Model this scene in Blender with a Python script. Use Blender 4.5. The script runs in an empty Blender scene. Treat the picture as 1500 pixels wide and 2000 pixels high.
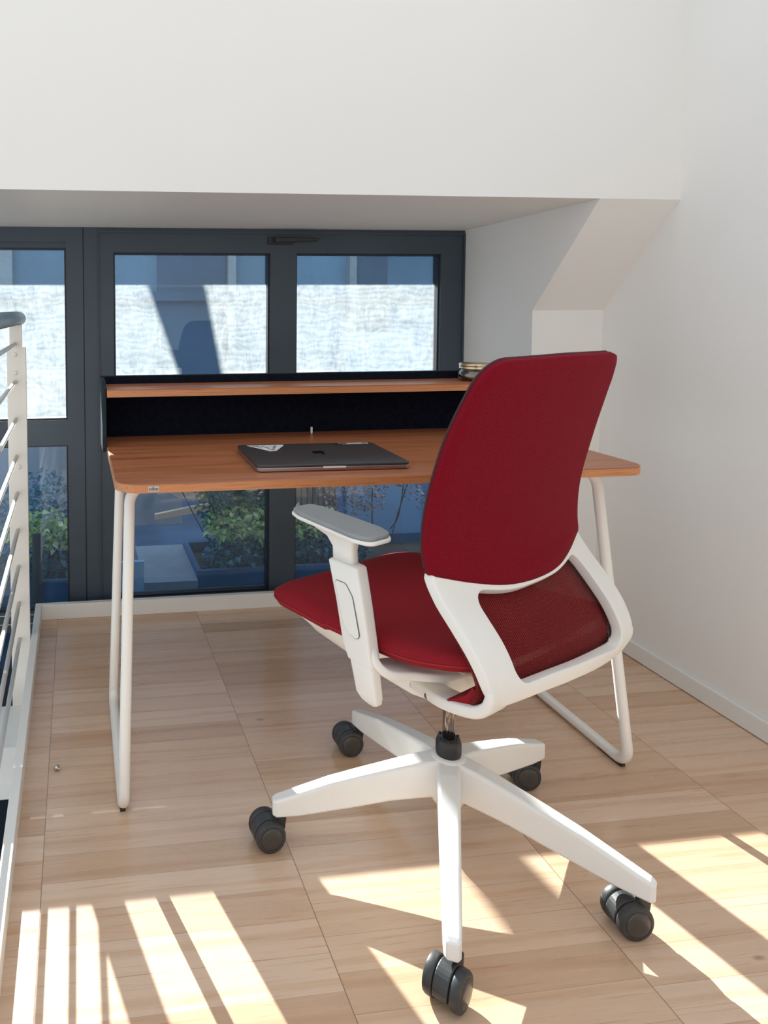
import bpy, bmesh, math, random
from math import sin, cos, pi, radians, sqrt, atan2, hypot
from mathutils import Vector, Matrix, noise

# ------------------------------------------------------------------ scene, camera, light
S = bpy.context.scene
col = S.collection
S.view_settings.view_transform = 'Standard'
S.view_settings.look = 'None'
S.view_settings.gamma = 1
S.view_settings.use_curve_mapping = False
S.view_settings.exposure = 0.0
S.cycles.use_denoising = True
S.cycles.max_bounces = 10
S.cycles.diffuse_bounces = 5
S.cycles.transparent_max_bounces = 16
S.cycles.sample_clamp_indirect = 6
S.cycles.caustics_reflective = False
S.cycles.caustics_refractive = False

CAM_H = 1.1124
cd = bpy.data.cameras.new('camera'); cam = bpy.data.objects.new('camera', cd); col.objects.link(cam)
cd.sensor_width = 36; cd.lens = 36 * 1433.3 / 2000
cd.shift_x = 420 / 2000; cd.shift_y = -319 / 2000
cd.clip_start = 0.02; cd.clip_end = 200
def cam_axis(p, pitch=.0571, yaw=.1249, roll=.0042):
    x, y, z = p
    x, y = cos(yaw) * x - sin(yaw) * y, sin(yaw) * x + cos(yaw) * y
    d, z = cos(pitch) * y - sin(pitch) * z, sin(pitch) * y + cos(pitch) * z
    x, z = cos(roll) * x - sin(roll) * z, sin(roll) * x + cos(roll) * z
    return x, z, -d
R3 = Matrix([cam_axis(e) for e in ((1, 0, 0), (0, 1, 0), (0, 0, 1))])   # rows = camera axes per world axis
cam.matrix_world = Matrix.Translation((0, 0, CAM_H)) @ R3.to_4x4()
S.camera = cam

# sun: high outside the window, falls through the upper panes onto the floor
KX, KY = .436, 1.93
sd = bpy.data.lights.new('sun', 'SUN'); sun = bpy.data.objects.new('sun', sd); col.objects.link(sun)
sd.energy = 21; sd.angle = .006; sd.color = (1.0, .93, .82)
sun.rotation_euler = Vector((KX, -KY, -1)).to_track_quat('-Z', 'Y').to_euler()
sun.location = (-2, 8, 6)

# world: soft daylight of the open hall behind the camera, cooler sky on the window side
w = bpy.data.worlds.new('world'); S.world = w; w.use_nodes = True
nt = w.node_tree; nt.nodes.clear()
tc = nt.nodes.new('ShaderNodeTexCoord'); sx = nt.nodes.new('ShaderNodeSeparateXYZ')
nt.links.new(tc.outputs['Generated'], sx.inputs[0])
mr = nt.nodes.new('ShaderNodeMapRange'); mr.inputs[1].default_value = -.35; mr.inputs[2].default_value = .35
nt.links.new(sx.outputs['Y'], mr.inputs[0])
mx = nt.nodes.new('ShaderNodeMix'); mx.data_type = 'RGBA'
mx.inputs[6].default_value = (.965, .985, 1.0, 1); mx.inputs[7].default_value = (1.0, 1.27, 1.6, 1)
nt.links.new(mr.outputs[0], mx.inputs[0])
mr2 = nt.nodes.new('ShaderNodeMapRange'); mr2.inputs[1].default_value = -.6; mr2.inputs[2].default_value = .4
mr2.inputs[3].default_value = 1.45; mr2.inputs[4].default_value = 1.03
nt.links.new(sx.outputs['Z'], mr2.inputs[0])
bg = nt.nodes.new('ShaderNodeBackground'); wo = nt.nodes.new('ShaderNodeOutputWorld')
nt.links.new(mx.outputs[2], bg.inputs[0]); nt.links.new(mr2.outputs[0], bg.inputs[1]); nt.links.new(bg.outputs[0], wo.inputs[0])

# ------------------------------------------------------------------ helpers
def obj(name, bm, m, parent=None, smooth=True, loc=None):
    me = bpy.data.meshes.new(name)
    bmesh.ops.recalc_face_normals(bm, faces=bm.faces[:])
    bm.to_mesh(me); bm.free()
    if m: me.materials.append(m)
    if smooth: me.shade_smooth()
    o = bpy.data.objects.new(name, me); col.objects.link(o)
    if parent: o.parent = parent
    if loc: o.location = loc
    return o
def tag(o, label, cat, group=None, kind=None):
    o['label'] = label; o['category'] = cat
    if group: o['group'] = group
    if kind: o['kind'] = kind
    return o
def empty(name, loc, rz=0):
    o = bpy.data.objects.new(name, None); col.objects.link(o); o.location = loc; o.rotation_euler = (0, 0, rz)
    o.empty_display_size = .05
    return o
def struct(o): o['kind'] = 'structure'; return o
def mods(o, bevel=0, seg=2, sub=0, solid=0, off=0, ang=35):
    if solid:
        m = o.modifiers.new('solid', 'SOLIDIFY'); m.thickness = solid; m.offset = off
    if bevel:
        m = o.modifiers.new('bevel', 'BEVEL'); m.width = bevel; m.segments = seg; m.limit_method = 'ANGLE'; m.angle_limit = radians(ang)
    if sub:
        m = o.modifiers.new('sub', 'SUBSURF'); m.levels = sub; m.render_levels = sub
    return o
def box(bm, x0, x1, y0, y1, z0, z1):
    v = [bm.verts.new((x, y, z)) for z in (z0, z1) for x, y in ((x0, y0), (x1, y0), (x1, y1), (x0, y1))]
    for f in ((0, 3, 2, 1), (4, 5, 6, 7), (0, 1, 5, 4), (1, 2, 6, 5), (2, 3, 7, 6), (3, 0, 4, 7)):
        bm.faces.new([v[i] for i in f])
def boxo(name, m, x0, x1, y0, y1, z0, z1, parent=None, bevel=.0):
    bm = bmesh.new(); box(bm, x0, x1, y0, y1, z0, z1)
    o = obj(name, bm, m, parent, smooth=False)
    if bevel: mods(o, bevel, 2)
    return o
def prism(bm, pts, axis, a0, a1):
    """pts 2-D outline; extruded along axis from a0 to a1"""
    def P(p, a):
        return {'x': (a, p[0], p[1]), 'y': (p[0], a, p[1]), 'z': (p[0], p[1], a)}[axis]
    A = [bm.verts.new(P(p, a0)) for p in pts]; B = [bm.verts.new(P(p, a1)) for p in pts]
    bm.faces.new(A); bm.faces.new(B[::-1]); n = len(pts)
    for i in range(n): bm.faces.new((A[i], B[i], B[(i + 1) % n], A[(i + 1) % n]))
def rrect(x0, x1, y0, y1, r, n=8, corners=(1, 1, 1, 1)):
    out = []
    for (cx, cy, a0, k) in ((x1 - r, y1 - r, 0, corners[2]), (x0 + r, y1 - r, 90, corners[3]), (x0 + r, y0 + r, 180, corners[0]), (x1 - r, y0 + r, 270, corners[1])):
        if not k:
            out.append((x1 if a0 in (0, 270) else x0, y1 if a0 in (0, 90) else y0)); continue
        for i in range(n + 1):
            a = radians(a0 + 90 * i / n); out.append((cx + r * cos(a), cy + r * sin(a)))
    return out
def fillet(pts, r, n=8, closed=False):
    """round the corners of a 3-D polyline; r scalar or list"""
    P = [Vector(p) for p in pts]; out = []; N = len(P)
    for i, p in enumerate(P):
        if not closed and i in (0, N - 1): out.append(p); continue
        a = P[(i - 1) % N]; b = P[(i + 1) % N]; rr = r[i] if isinstance(r, (list, tuple)) else r
        u = (a - p).normalized(); v = (b - p).normalized()
        ang = u.angle(v)
        if rr <= 0 or ang > pi - .02: out.append(p); continue
        t = min(rr / math.tan(ang / 2), (a - p).length * .49, (b - p).length * .49)
        rr2 = t * math.tan(ang / 2)
        c = p + (u + v).normalized() * (rr2 / sin(ang / 2))
        s = p + u * t - c; e = p + v * t - c
        for k in range(n + 1):
            q = s.lerp(e, k / n)
            w_ = k / n; tot = s.angle(e)
            q = (s * sin((1 - w_) * tot) + e * sin(w_ * tot)) / sin(tot)
            out.append(c + q)
    return out
def catmull(pts, n=8):
    P = [Vector(p) for p in pts]; P = [P[0] * 2 - P[1]] + P + [P[-1] * 2 - P[-2]]; out = []
    for i in range(1, len(P) - 2):
        for k in range(n):
            t = k / n; a, b, c, d = P[i - 1:i + 3]
            out.append(.5 * ((2 * b) + (c - a) * t + (2 * a - 5 * b + 4 * c - d) * t * t + (3 * b - a - 3 * c + d) * t ** 3))
    out.append(P[-2]); return out
def sweep(bm, path, sect, closed=False, up=None, cap=True):
    """sect(i, t) -> list of 2-D points; frame by parallel transport, or x-axis = up-cross-tangent when up given"""
    P = [Vector(p) for p in path]; N = len(P); rings = []; prev = None
    for i, p in enumerate(P):
        if closed: t = (P[(i + 1) % N] - P[i - 1]).normalized()
        else: t = (P[min(i + 1, N - 1)] - P[max(i - 1, 0)]).normalized()
        if up is not None:
            x = Vector(up).cross(t).normalized()
        elif prev is None:
            x = t.orthogonal().normalized()
        else:
            x = (prev - t * prev.dot(t)).normalized()
        prev = x; y = t.cross(x)
        rings.append([bm.verts.new(p + x * a + y * b) for a, b in sect(i, i / (N - 1))])
    M = len(rings[0])
    for i in range(N if closed else N - 1):
        A = rings[i]; B = rings[(i + 1) % N]
        for k in range(M): bm.faces.new((A[k], A[(k + 1) % M], B[(k + 1) % M], B[k]))
    if not closed and cap: bm.faces.new(rings[0][::-1]); bm.faces.new(rings[-1])
    return rings
def circ(r, n=16): return [(r * cos(2 * pi * k / n), r * sin(2 * pi * k / n)) for k in range(n)]
def tube(bm, path, r, n=16, closed=False): sweep(bm, path, lambda i, t: circ(r, n), closed)
def lathe(bm, prof, n=32, c=(0, 0, 0)):
    R = []
    for r, z in prof:
        if r < 1e-6: R.append([bm.verts.new((c[0], c[1], c[2] + z))])
        else: R.append([bm.verts.new((c[0] + r * cos(2 * pi * k / n), c[1] + r * sin(2 * pi * k / n), c[2] + z)) for k in range(n)])
    for A, B in zip(R, R[1:]):
        for k in range(n):
            j = (k + 1) % n
            if len(A) == 1 and len(B) == 1: continue
            if len(A) == 1: bm.faces.new((A[0], B[k], B[j]))
            elif len(B) == 1: bm.faces.new((A[k], A[j], B[0]))
            else: bm.faces.new((A[k], A[j], B[j], B[k]))
def interp(x, xs, ys):
    if x <= xs[0]: return ys[0]
    for i in range(len(xs) - 1):
        if x <= xs[i + 1]:
            t = (x - xs[i]) / (xs[i + 1] - xs[i]); return ys[i] + (ys[i + 1] - ys[i]) * t
    return ys[-1]
def smooth_interp(x, xs, ys):
    """Catmull-Rom through (xs, ys)"""
    if x <= xs[0]: return ys[0]
    if x >= xs[-1]: return ys[-1]
    i = max(k for k in range(len(xs) - 1) if xs[k] <= x)
    h_ = xs[i + 1] - xs[i]; t = (x - xs[i]) / h_
    def m(k):
        if k == 0: return (ys[1] - ys[0]) / (xs[1] - xs[0])
        if k == len(xs) - 1: return (ys[-1] - ys[-2]) / (xs[-1] - xs[-2])
        return (ys[k + 1] - ys[k - 1]) / (xs[k + 1] - xs[k - 1])
    return (2 * t ** 3 - 3 * t ** 2 + 1) * ys[i] + (t ** 3 - 2 * t ** 2 + t) * h_ * m(i) + (-2 * t ** 3 + 3 * t ** 2) * ys[i + 1] + (t ** 3 - t ** 2) * h_ * m(i + 1)

# ------------------------------------------------------------------ materials
class NT:
    def __init__(s, name):
        s.m = bpy.data.materials.new(name); s.m.use_nodes = True; s.t = s.m.node_tree
        s.p = s.t.nodes['Principled BSDF']; s.out = s.t.nodes['Material Output']
    def n(s, typ, **kw):
        nd = s.t.nodes.new('ShaderNode' + typ)
        for k, v in kw.items():
            if k.startswith('i_'):
                key = k[2:]; key = int(key) if key.isdigit() else key.replace('_', ' ')
                nd.inputs[key].default_value = v
            else: setattr(nd, k, v)
        return nd
    def l(s, a, b): s.t.links.new(a, b)
    def math(s, op, a, b=None, c=None):
        nd = s.n('Math', operation=op)
        for i, v in enumerate((a, b, c)):
            if v is None: continue
            if isinstance(v, (int, float)): nd.inputs[i].default_value = v
            else: s.l(v, nd.inputs[i])
        return nd.outputs[0]
    def coords(s): return s.n('TexCoord').outputs['Object']
    def mapping(s, vec, scale=(1, 1, 1), loc=(0, 0, 0), rot=(0, 0, 0)):
        m = s.n('Mapping'); m.inputs['Scale'].default_value = scale; m.inputs['Location'].default_value = loc; m.inputs['Rotation'].default_value = rot
        s.l(vec, m.inputs[0]); return m.outputs[0]
    def noise(s, vec, scale, detail=4, rough=.55, dist=0):
        n = s.n('TexNoise'); n.inputs['Scale'].default_value = scale; n.inputs['Detail'].default_value = detail
        n.inputs['Roughness'].default_value = rough; n.inputs['Distortion'].default_value = dist
        s.l(vec, n.inputs['Vector']); return n.outputs['Fac']
    def ramp(s, fac, stops):
        r = s.n('ValToRGB'); e = r.color_ramp.elements
        while len(e) < len(stops): e.new(.5)
        for el, (p, c) in zip(e, stops):
            el.position = p; el.color = (c[0], c[1], c[2], 1) if isinstance(c, (tuple, list)) else (c, c, c, 1)
        s.l(fac, r.inputs[0]); return r.outputs[0]
    def mix(s, fac, a, b, mode='MIX'):
        m = s.n('Mix', data_type='RGBA', blend_type=mode)
        for i, v in ((0, fac), (6, a), (7, b)):
            if isinstance(v, (int, float)): m.inputs[i].default_value = v
            elif isinstance(v, tuple): m.inputs[i].default_value = (*v, 1) if len(v) == 3 else v
            else: s.l(v, m.inputs[i])
        return m.outputs[2]
    def bump(s, height, strength=.2, dist=.001):
        b = s.n('Bump'); b.inputs['Strength'].default_value = strength; b.inputs['Distance'].default_value = dist
        s.l(height, b.inputs['Height']); s.l(b.outputs[0], s.p.inputs['Normal'])
def plain(name, c, rough=.5, metal=0, spec=.5, nz=0, nscale=20, bump=0, bscale=300, coat=0, sheen=0):
    k = NT(name); k.p.inputs['Roughness'].default_value = rough; k.p.inputs['Metallic'].default_value = metal
    k.p.inputs['Specular IOR Level'].default_value = spec; k.p.inputs['Coat Weight'].default_value = coat; k.p.inputs['Sheen Weight'].default_value = sheen
    co = k.coords(); f = k.noise(co, nscale, 3)
    d = nz or .03
    k.l(k.ramp(f, [(.3, tuple(v * (1 - d) for v in c)), (.7, tuple(min(1, v * (1 + d)) for v in c))]), k.p.inputs['Base Color'])
    if bump: k.bump(k.noise(co, bscale, 2), bump, .0006)
    return k.m
def srgb(r, g, b):
    f = lambda v: (v / 255) / 12.92 if v / 255 <= .04045 else ((v / 255 + .055) / 1.055) ** 2.4
    return (f(r), f(g), f(b))

M = {}
M['wall'] = plain('white_plaster', (.80, .79, .765), .85, spec=.2, nz=.012, nscale=1.6, bump=.12, bscale=120)
M['trim'] = plain('white_trim_paint', (.78, .78, .75), .35, nz=.01)
M['frame'] = plain('anthracite_aluminium', (.042, .061, .082), .45, nz=.12, nscale=3, bump=.05, bscale=600)
M['gasket'] = plain('black_gasket', (.01, .012, .02), .5)
M['plastic'] = plain('warm_white_plastic', (.80, .775, .72), .45, nz=.01, bump=.08, bscale=900)
M['starplastic'] = plain('white_star_base_plastic', (.80, .80, .775), .32, nz=.01, bump=.04, bscale=900)
M['tube'] = plain('white_powder_coat', (.82, .80, .75), .3, nz=.01)
M['railing'] = plain('cream_white_painted_steel', (.78, .75, .69), .4, nz=.03, nscale=9)
M['handrail'] = plain('blue_grey_handrail_paint', (.14, .20, .25), .35, nz=.12, nscale=15)
M['padgrey'] = plain('grey_armrest_pad', (.26, .27, .27), .6, bump=.06, bscale=700)
M['black'] = plain('black_plastic', (.02, .021, .023), .42, nz=.1, bump=.1, bscale=500)
M['caster'] = plain('dark_caster_plastic', (.035, .036, .038), .45, nz=.2, nscale=30, bump=.35, bscale=700)
M['hubcap'] = plain('smooth_hub_cap', (.05, .045, .04), .28)
M['chrome'] = plain('dark_chrome', (.28, .25, .23), .15, metal=1)
M['laptop'] = plain('space_grey_aluminium', (.085, .085, .09), .38, metal=.55, nz=.03)
M['laptopedge'] = plain('polished_aluminium_edge', (.42, .36, .36), .3, metal=.9)
M['logo'] = plain('black_logo', (.006, .006, .008), .2)
M['paper'] = plain('white_sticker', (.72, .73, .75), .5, nz=.2, nscale=160)
M['felt'] = plain('black_felt', (.0065, .009, .017), .95, spec=.1, nz=.3, nscale=60, bump=.4, bscale=500, sheen=.0)
M['felttop'] = plain('dark_blue_grey_felt_edge', (.018, .028, .038), .9, spec=.2, nz=.2, nscale=60)
M['metal'] = plain('bare_metal', (.6, .58, .55), .3, metal=1)
M['labelgrey'] = plain('grey_label', (.50, .48, .45), .5)
M['labelink'] = plain('dark_label_ink', (.04, .035, .03), .5)
M['extwall'] = plain('blue_grey_facade', (.065, .155, .27), .9, nz=.25, nscale=.8)
M['extdark'] = plain('dark_blue_facade_panel', (.022, .065, .14), .9, nz=.35, nscale=.9)
M['extcol'] = plain('grey_blue_pillar', (.15, .21, .27), .8, nz=.1)
M['extpave'] = plain('dark_terrace_paving', (.03, .085, .19), .8, nz=.3, nscale=5)
M['extblock'] = plain('pale_paving_block', (.26, .31, .37), .8, nz=.1, nscale=9)
M['planter'] = plain('blue_planter', (.02, .10, .25), .6, nz=.25, nscale=7)
M['extscreen'] = plain('slate_screen', (.20, .24, .31), .8, nz=.3, nscale=1.5)
M['timberreflection'] = plain('pale_timber_and_reflection', (.60, .47, .36), .6)  # partition top, and the cream reflections in the lower panes
M['sheet'] = plain('pale_blue_board', (.33, .55, .80), .7, nz=.1, nscale=40)
M['bark'] = plain('dark_bark', (.05, .04, .03), .9, nz=.3)
M['blacksteel'] = plain('blue_steel', (.09, .2, .36), .45)
M['lowerfloor'] = plain('dark_lower_floor', (.01, .013, .02), .6)
M['underglass'] = plain('dark_backing', (.01, .02, .035), .5)

def wood_floor():
    k = NT('oak_parquet'); co = k.coords(); sp = k.n('SeparateXYZ'); k.l(co, sp.inputs[0]); X, Y = sp.outputs[0], sp.outputs[1]
    # blocks of laths running across the room, block joints in straight lines away from the camera
    cx = k.math('DIVIDE', k.math('ADD', X, 10.08), .5); ci = k.math('FLOOR', cx); cf = k.math('FRACT', cx)
    wn0 = k.n('TexWhiteNoise', noise_dimensions='1D'); k.l(ci, wn0.inputs['W'])
    ry = k.math('ADD', k.math('DIVIDE', k.math('ADD', Y, 10.0), .072), k.math('MULTIPLY', wn0.outputs['Value'], 5.0))
    ri = k.math('FLOOR', ry); rf = k.math('FRACT', ry)
    # slightly uneven lath widths
    cb = k.n('CombineXYZ'); k.l(ci, cb.inputs[0]); k.l(ri, cb.inputs[1])
    wn = k.n('TexWhiteNoise', noise_dimensions='3D'); k.l(cb.outputs[0], wn.inputs['Vector'])
    sc = k.n('SeparateColor'); k.l(wn.outputs['Color'], sc.inputs[0])
    # grain stretched along X, shifted per lath
    off = k.n('CombineXYZ'); k.l(k.math('MULTIPLY', sc.outputs[0], 20), off.inputs[0]); k.l(k.math('MULTIPLY', sc.outputs[1], 20), off.inputs[1]); k.l(k.math('MULTIPLY', sc.outputs[2], 20), off.inputs[2])
    va = k.n('VectorMath', operation='ADD'); k.l(k.mapping(co, (1.6, 22, 1)), va.inputs[0]); k.l(off.outputs[0], va.inputs[1])
    g1 = k.noise(va.outputs[0], 1.6, 7, .62, 1.2)
    g2 = k.noise(k.mapping(va.outputs[0], (1, 3.5, 1)), 3.2, 5, .6, .4)
    base = k.ramp(sc.outputs[0], [(0, (.57, .37, .235)), (.3, (.67, .46, .315)), (.6, (.73, .53, .385)), (.85, (.69, .485, .345)), (1, (.61, .40, .265))])
    wv = k.n('TexWave', wave_type='BANDS', bands_direction='Y'); wv.inputs['Scale'].default_value = .38; wv.inputs['Distortion'].default_value = 7.5; wv.inputs['Detail'].default_value = 3; wv.inputs['Detail Scale'].default_value = .8
    k.l(k.mapping(va.outputs[0], (.8, .55, 1)), wv.inputs['Vector'])
    c = k.mix(k.ramp(g1, [(.36, .0), (.62, .7)]), base, (.88, .88, .87), 'MULTIPLY')
    c = k.mix(k.ramp(wv.outputs['Fac'], [(.0, .55), (.2, 0)]), c, (.86, .78, .70), 'MULTIPLY')
    c = k.mix(k.ramp(g1, [(.28, .7), (.42, 0)]), c, (.82, .71, .61), 'MULTIPLY')
    c = k.mix(k.ramp(g2, [(.30, .75), (.42, 0)]), c, (.78, .66, .56), 'MULTIPLY')
    # knots
    vo = k.n('TexVoronoi', feature='F1'); vo.inputs['Scale'].default_value = 3.1
    k.l(k.mapping(co, (.75, 1.9, 1)), vo.inputs['Vector'])
    c = k.mix(k.ramp(vo.outputs['Distance'], [(.012, .8), (.04, 0)]), c, (.22, .14, .09))
    # joints
    e1 = k.math('LESS_THAN', cf, .0035); e2 = k.math('LESS_THAN', rf, .018)
    joint = k.math('MAXIMUM', k.math('MULTIPLY', e1, .75), k.math('MULTIPLY', e2, .32))
    c = k.mix(joint, c, (.18, .10, .05))
    k.l(c, k.p.inputs['Base Color'])
    k.l(k.ramp(g1, [(.3, .20), (.7, .30)]), k.p.inputs['Roughness'])
    k.p.inputs['Specular IOR Level'].default_value = .55
    k.bump(k.math('SUBTRACT', k.math('MULTIPLY', g1, .3), joint), .25, .0006)
    return k.m
def wood_desk():
    k = NT('reddish_walnut_laminate'); co = k.coords()
    v = k.mapping(co, (1.3, 26, 26)); g = k.noise(v, 1.5, 7, .6, .9); g2 = k.noise(k.mapping(co, (3, 120, 120)), 2, 3)
    c = k.ramp(g, [(.25, (.22, .065, .026)), (.45, (.39, .140, .060)), (.62, (.47, .185, .085)), (.8, (.37, .13, .055))])
    c = k.mix(k.ramp(g2, [(.3, .5), (.6, 0)]), c, (.6, .5, .45), 'MULTIPLY')
    k.l(c, k.p.inputs['Base Color']); k.p.inputs['Roughness'].default_value = .36; k.p.inputs['Specular IOR Level'].default_value = .4
    return k.m
def wood_edge():
    k = NT('lighter_desk_edge'); co = k.coords()
    g = k.noise(k.mapping(co, (4, 60, 160)), 2, 6, .65, .5)
    k.l(k.ramp(g, [(.3, (.33, .105, .035)), (.5, (.58, .24, .095)), (.75, (.50, .19, .075))]), k.p.inputs['Base Color'])
    k.p.inputs['Roughness'].default_value = .4
    return k.m
def fabric(name, c, scale=900, var=.22, rough=.85, bumps=.6, holes=False, sheen=.15):
    k = NT(name); co = k.coords()
    w1 = k.n('TexWave', wave_type='BANDS', bands_direction='X'); w1.inputs['Scale'].default_value = scale / 8; w1.inputs['Distortion'].default_value = .6
    w2 = k.n('TexWave', wave_type='BANDS', bands_direction='Z'); w2.inputs['Scale'].default_value = scale / 8; w2.inputs['Distortion'].default_value = .6
    r = k.mapping(co, rot=(0, radians(28), radians(20)))
    k.l(r, w1.inputs['Vector']); k.l(r, w2.inputs['Vector'])
    h = k.math('MULTIPLY', w1.outputs['Fac'], w2.outputs['Fac'])
    n = k.noise(co, 9, 3); n2 = k.noise(co, 420, 2)
    a = tuple(v * (1 - var) for v in c); b = tuple(min(1, v * (1 + var)) for v in c)
    cc = k.mix(h, a, b); cc = k.mix(k.ramp(n2, [(.35, .35), (.6, 0)]), cc, tuple(v * .6 for v in c))
    cc = k.mix(k.ramp(n, [(.35, .18), (.65, 0)]), cc, tuple(v * .75 for v in c))
    k.l(cc, k.p.inputs['Base Color']); k.p.inputs['Roughness'].default_value = rough; k.p.inputs['Sheen Weight'].default_value = sheen
    k.p.inputs['Sheen Tint'].default_value = (1, .3, .3, 1); k.p.inputs['Specular IOR Level'].default_value = .15
    k.bump(h, bumps, .0008)
    if holes:
        tr = k.n('BsdfTransparent'); ms = k.n('MixShader')
        f = k.ramp(h, [(.04, .38), (.16, 0)])
        k.l(f, ms.inputs[0]); k.l(k.p.outputs[0], ms.inputs[1]); k.l(tr.outputs[0], ms.inputs[2]); k.l(ms.outputs[0], k.out.inputs[0])
    return k.m
def glass(name, dust, tint, smear=.5):
    k = NT(name); co = k.coords()
    tr = k.n('BsdfTransparent'); tr.inputs[0].default_value = (*tint, 1)
    tl = k.n('BsdfTranslucent'); tl.inputs[0].default_value = (.86, .95, 1, 1)
    gl = k.n('BsdfGlossy'); gl.inputs['Roughness'].default_value = .02; gl.inputs[0].default_value = (.85, .93, 1, 1)
    n1 = k.noise(k.mapping(co, (5, 1, 3)), 3.2, 9, .75, 1.4); n2 = k.noise(k.mapping(co, (60, 1, 6)), 3, 5, .7, .5); n3 = k.noise(co, 140, 3, .6)
    wv = k.n('TexWave', wave_type='RINGS'); wv.inputs['Scale'].default_value = 9; wv.inputs['Distortion'].default_value = 9; wv.inputs['Detail'].default_value = 3
    k.l(k.mapping(co, (1.5, 1, 2.3)), wv.inputs['Vector'])
    f = k.math('ADD', k.math('MULTIPLY', n1, .75), k.math('MULTIPLY', n2, .35))
    f = k.math('ADD', f, k.math('MULTIPLY', n3, .25)); f = k.math('ADD', f, k.math('MULTIPLY', wv.outputs['Fac'], .10))
    f = k.math('MULTIPLY', k.ramp(f, [(.42, 1 - smear), (.95, 1.0)]), dust)
    m1 = k.n('MixShader'); k.l(f, m1.inputs[0]); k.l(tr.outputs[0], m1.inputs[1]); k.l(tl.outputs[0], m1.inputs[2])
    fr = k.n('Fresnel'); fr.inputs[0].default_value = 1.45
    m2 = k.n('MixShader'); k.l(k.math('MULTIPLY', fr.outputs[0], .9), m2.inputs[0]); k.l(m1.outputs[0], m2.inputs[1]); k.l(gl.outputs[0], m2.inputs[2])
    k.l(m2.outputs[0], k.out.inputs[0])
    return k.m
def jar_glass():
    k = NT('jar_glass'); tr = k.n('BsdfTransparent'); tr.inputs[0].default_value = (.93, .93, .9, 1)
    gl = k.n('BsdfGlossy'); gl.inputs['Roughness'].default_value = .04
    lw = k.n('LayerWeight'); lw.inputs[0].default_value = .45
    ms = k.n('MixShader'); k.l(k.math('MULTIPLY', lw.outputs['Fresnel'], .9), ms.inputs[0]); k.l(tr.outputs[0], ms.inputs[1]); k.l(gl.outputs[0], ms.inputs[2])
    k.l(ms.outputs[0], k.out.inputs[0]); return k.m
def leaf_mat(name, c1, c2, c3):
    k = NT(name); oi = k.n('ObjectInfo'); g = k.n('NewGeometry')
    k.l(k.ramp(g.outputs['Random Per Island'], [(0, c1), (.5, c2), (1, c3)]), k.p.inputs['Base Color']); k.p.inputs['Roughness'].default_value = .5
    return k.m
def slat_mat():
    k = NT('brown_wood_slats'); co = k.coords(); sp = k.n('SeparateXYZ'); k.l(co, sp.inputs[0])
    f = k.math('FRACT', k.math('MULTIPLY', sp.outputs[0], 28)); g = k.noise(k.mapping(co, (40, 40, 2)), 2, 4)
    c = k.ramp(g, [(.3, (.10, .075, .055)), (.7, (.21, .155, .11))])
    k.l(k.mix(k.math('LESS_THAN', f, .3), c, (.03, .028, .03)), k.p.inputs['Base Color']); return k.m
M['floor'] = wood_floor(); M['desk'] = wood_desk(); M['deskedge'] = wood_edge()
M['redback'] = fabric('red_ribbed_backrest_fabric', (.235, .002, .0135), 900, .3, bumps=.8, sheen=.03)
M['redseat'] = fabric('red_seat_fabric', (.285, .012, .020), 1500, .12, bumps=.25, sheen=.05)
M['redmesh'] = fabric('dark_red_lumbar_mesh', (.20, .014, .014), 1000, .45, bumps=.9, holes=True)
M['glassup'] = glass('dusty_window_glass', .135, (.88, .94, .98), .8)
M['glasslow'] = glass('clean_window_glass', .06, (.86, .93, .98), .8)
M['jarglass'] = jar_glass()
M['slats'] = slat_mat()
M['leafgreen'] = leaf_mat('green_leaves', (.05, .13, .10), (.09, .24, .15), (.17, .36, .17))
M['leafsunlit'] = leaf_mat('sunlit_tone_leaves', (.22, .46, .20), (.50, .70, .26), (.85, .85, .50))  # sunlight on the leaves put into their colour
M['leafblue'] = leaf_mat('blue_green_shade_leaves', (.02, .12, .24), (.05, .20, .30), (.10, .30, .33))  # shaded counterpart, the shade put into the colour
M['leafred'] = leaf_mat('reddish_leaves', (.14, .10, .12), (.28, .20, .21), (.45, .38, .40))

# ------------------------------------------------------------------ room shell
XR = 1.722           # right wall
struct(boxo('floor', M['floor'], -.135, XR + .012, -1.2, 2.615, -.03, 0))
struct(boxo('floor_slab', M['trim'], -.13, XR + .012, -1.2, 2.64, -.28, -.03))
bm = bmesh.new(); box(bm, XR + .012, XR + .2, -1.2, 2.9, -.28, 3.2); struct(obj('wall_right', bm, M['wall'], smooth=False))
# upper wall above the window bay (its face is nearer the camera than the window)
bm = bmesh.new(); prism(bm, [(1.94, 1.415), (2.69, 1.398), (2.9, 1.398), (2.9, 3.2), (1.94, 3.2)], 'x', -3.2, 1.482)
box(bm, 1.482, XR + .012, 1.94, 2.9, 1.415, 3.2)
bmesh.ops.remove_doubles(bm, verts=bm.verts[:], dist=1e-4)
struct(obj('wall_front', bm, M['wall'], smooth=False))
# pier to the right of the window: straight front below, sloping underside above
bm = bmesh.new(); prism(bm, [(1.94, 1.415), (2.24, 1.095), (2.24, 0), (2.9, 0), (2.9, 1.415)], 'x', 1.482, XR + .012)
struct(obj('wall_pier', bm, M['wall'], smooth=False))
# baseboards
def baseboard(name, pts):
    bm = bmesh.new(); box(bm, *pts); o = obj(name, bm, M['trim'], smooth=False); mods(o, .002, 2); return struct(o)
baseboard('baseboard_right', (XR, XR + .012, -1.2, 2.24, .002, .053))
baseboard('baseboard_pier', (1.49, XR, 2.229, 2.24, .002, .053))
# raised white strips along floor edge
struct(mods(boxo('trim_1', M['trim'], -.135, 1.482, 2.59, 2.612, .0, .054), .0015, 2))
struct(mods(boxo('trim_2', M['trim'], -.157, -.135, -1.2, 2.612, -.12, .054), .0015, 2))
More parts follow.
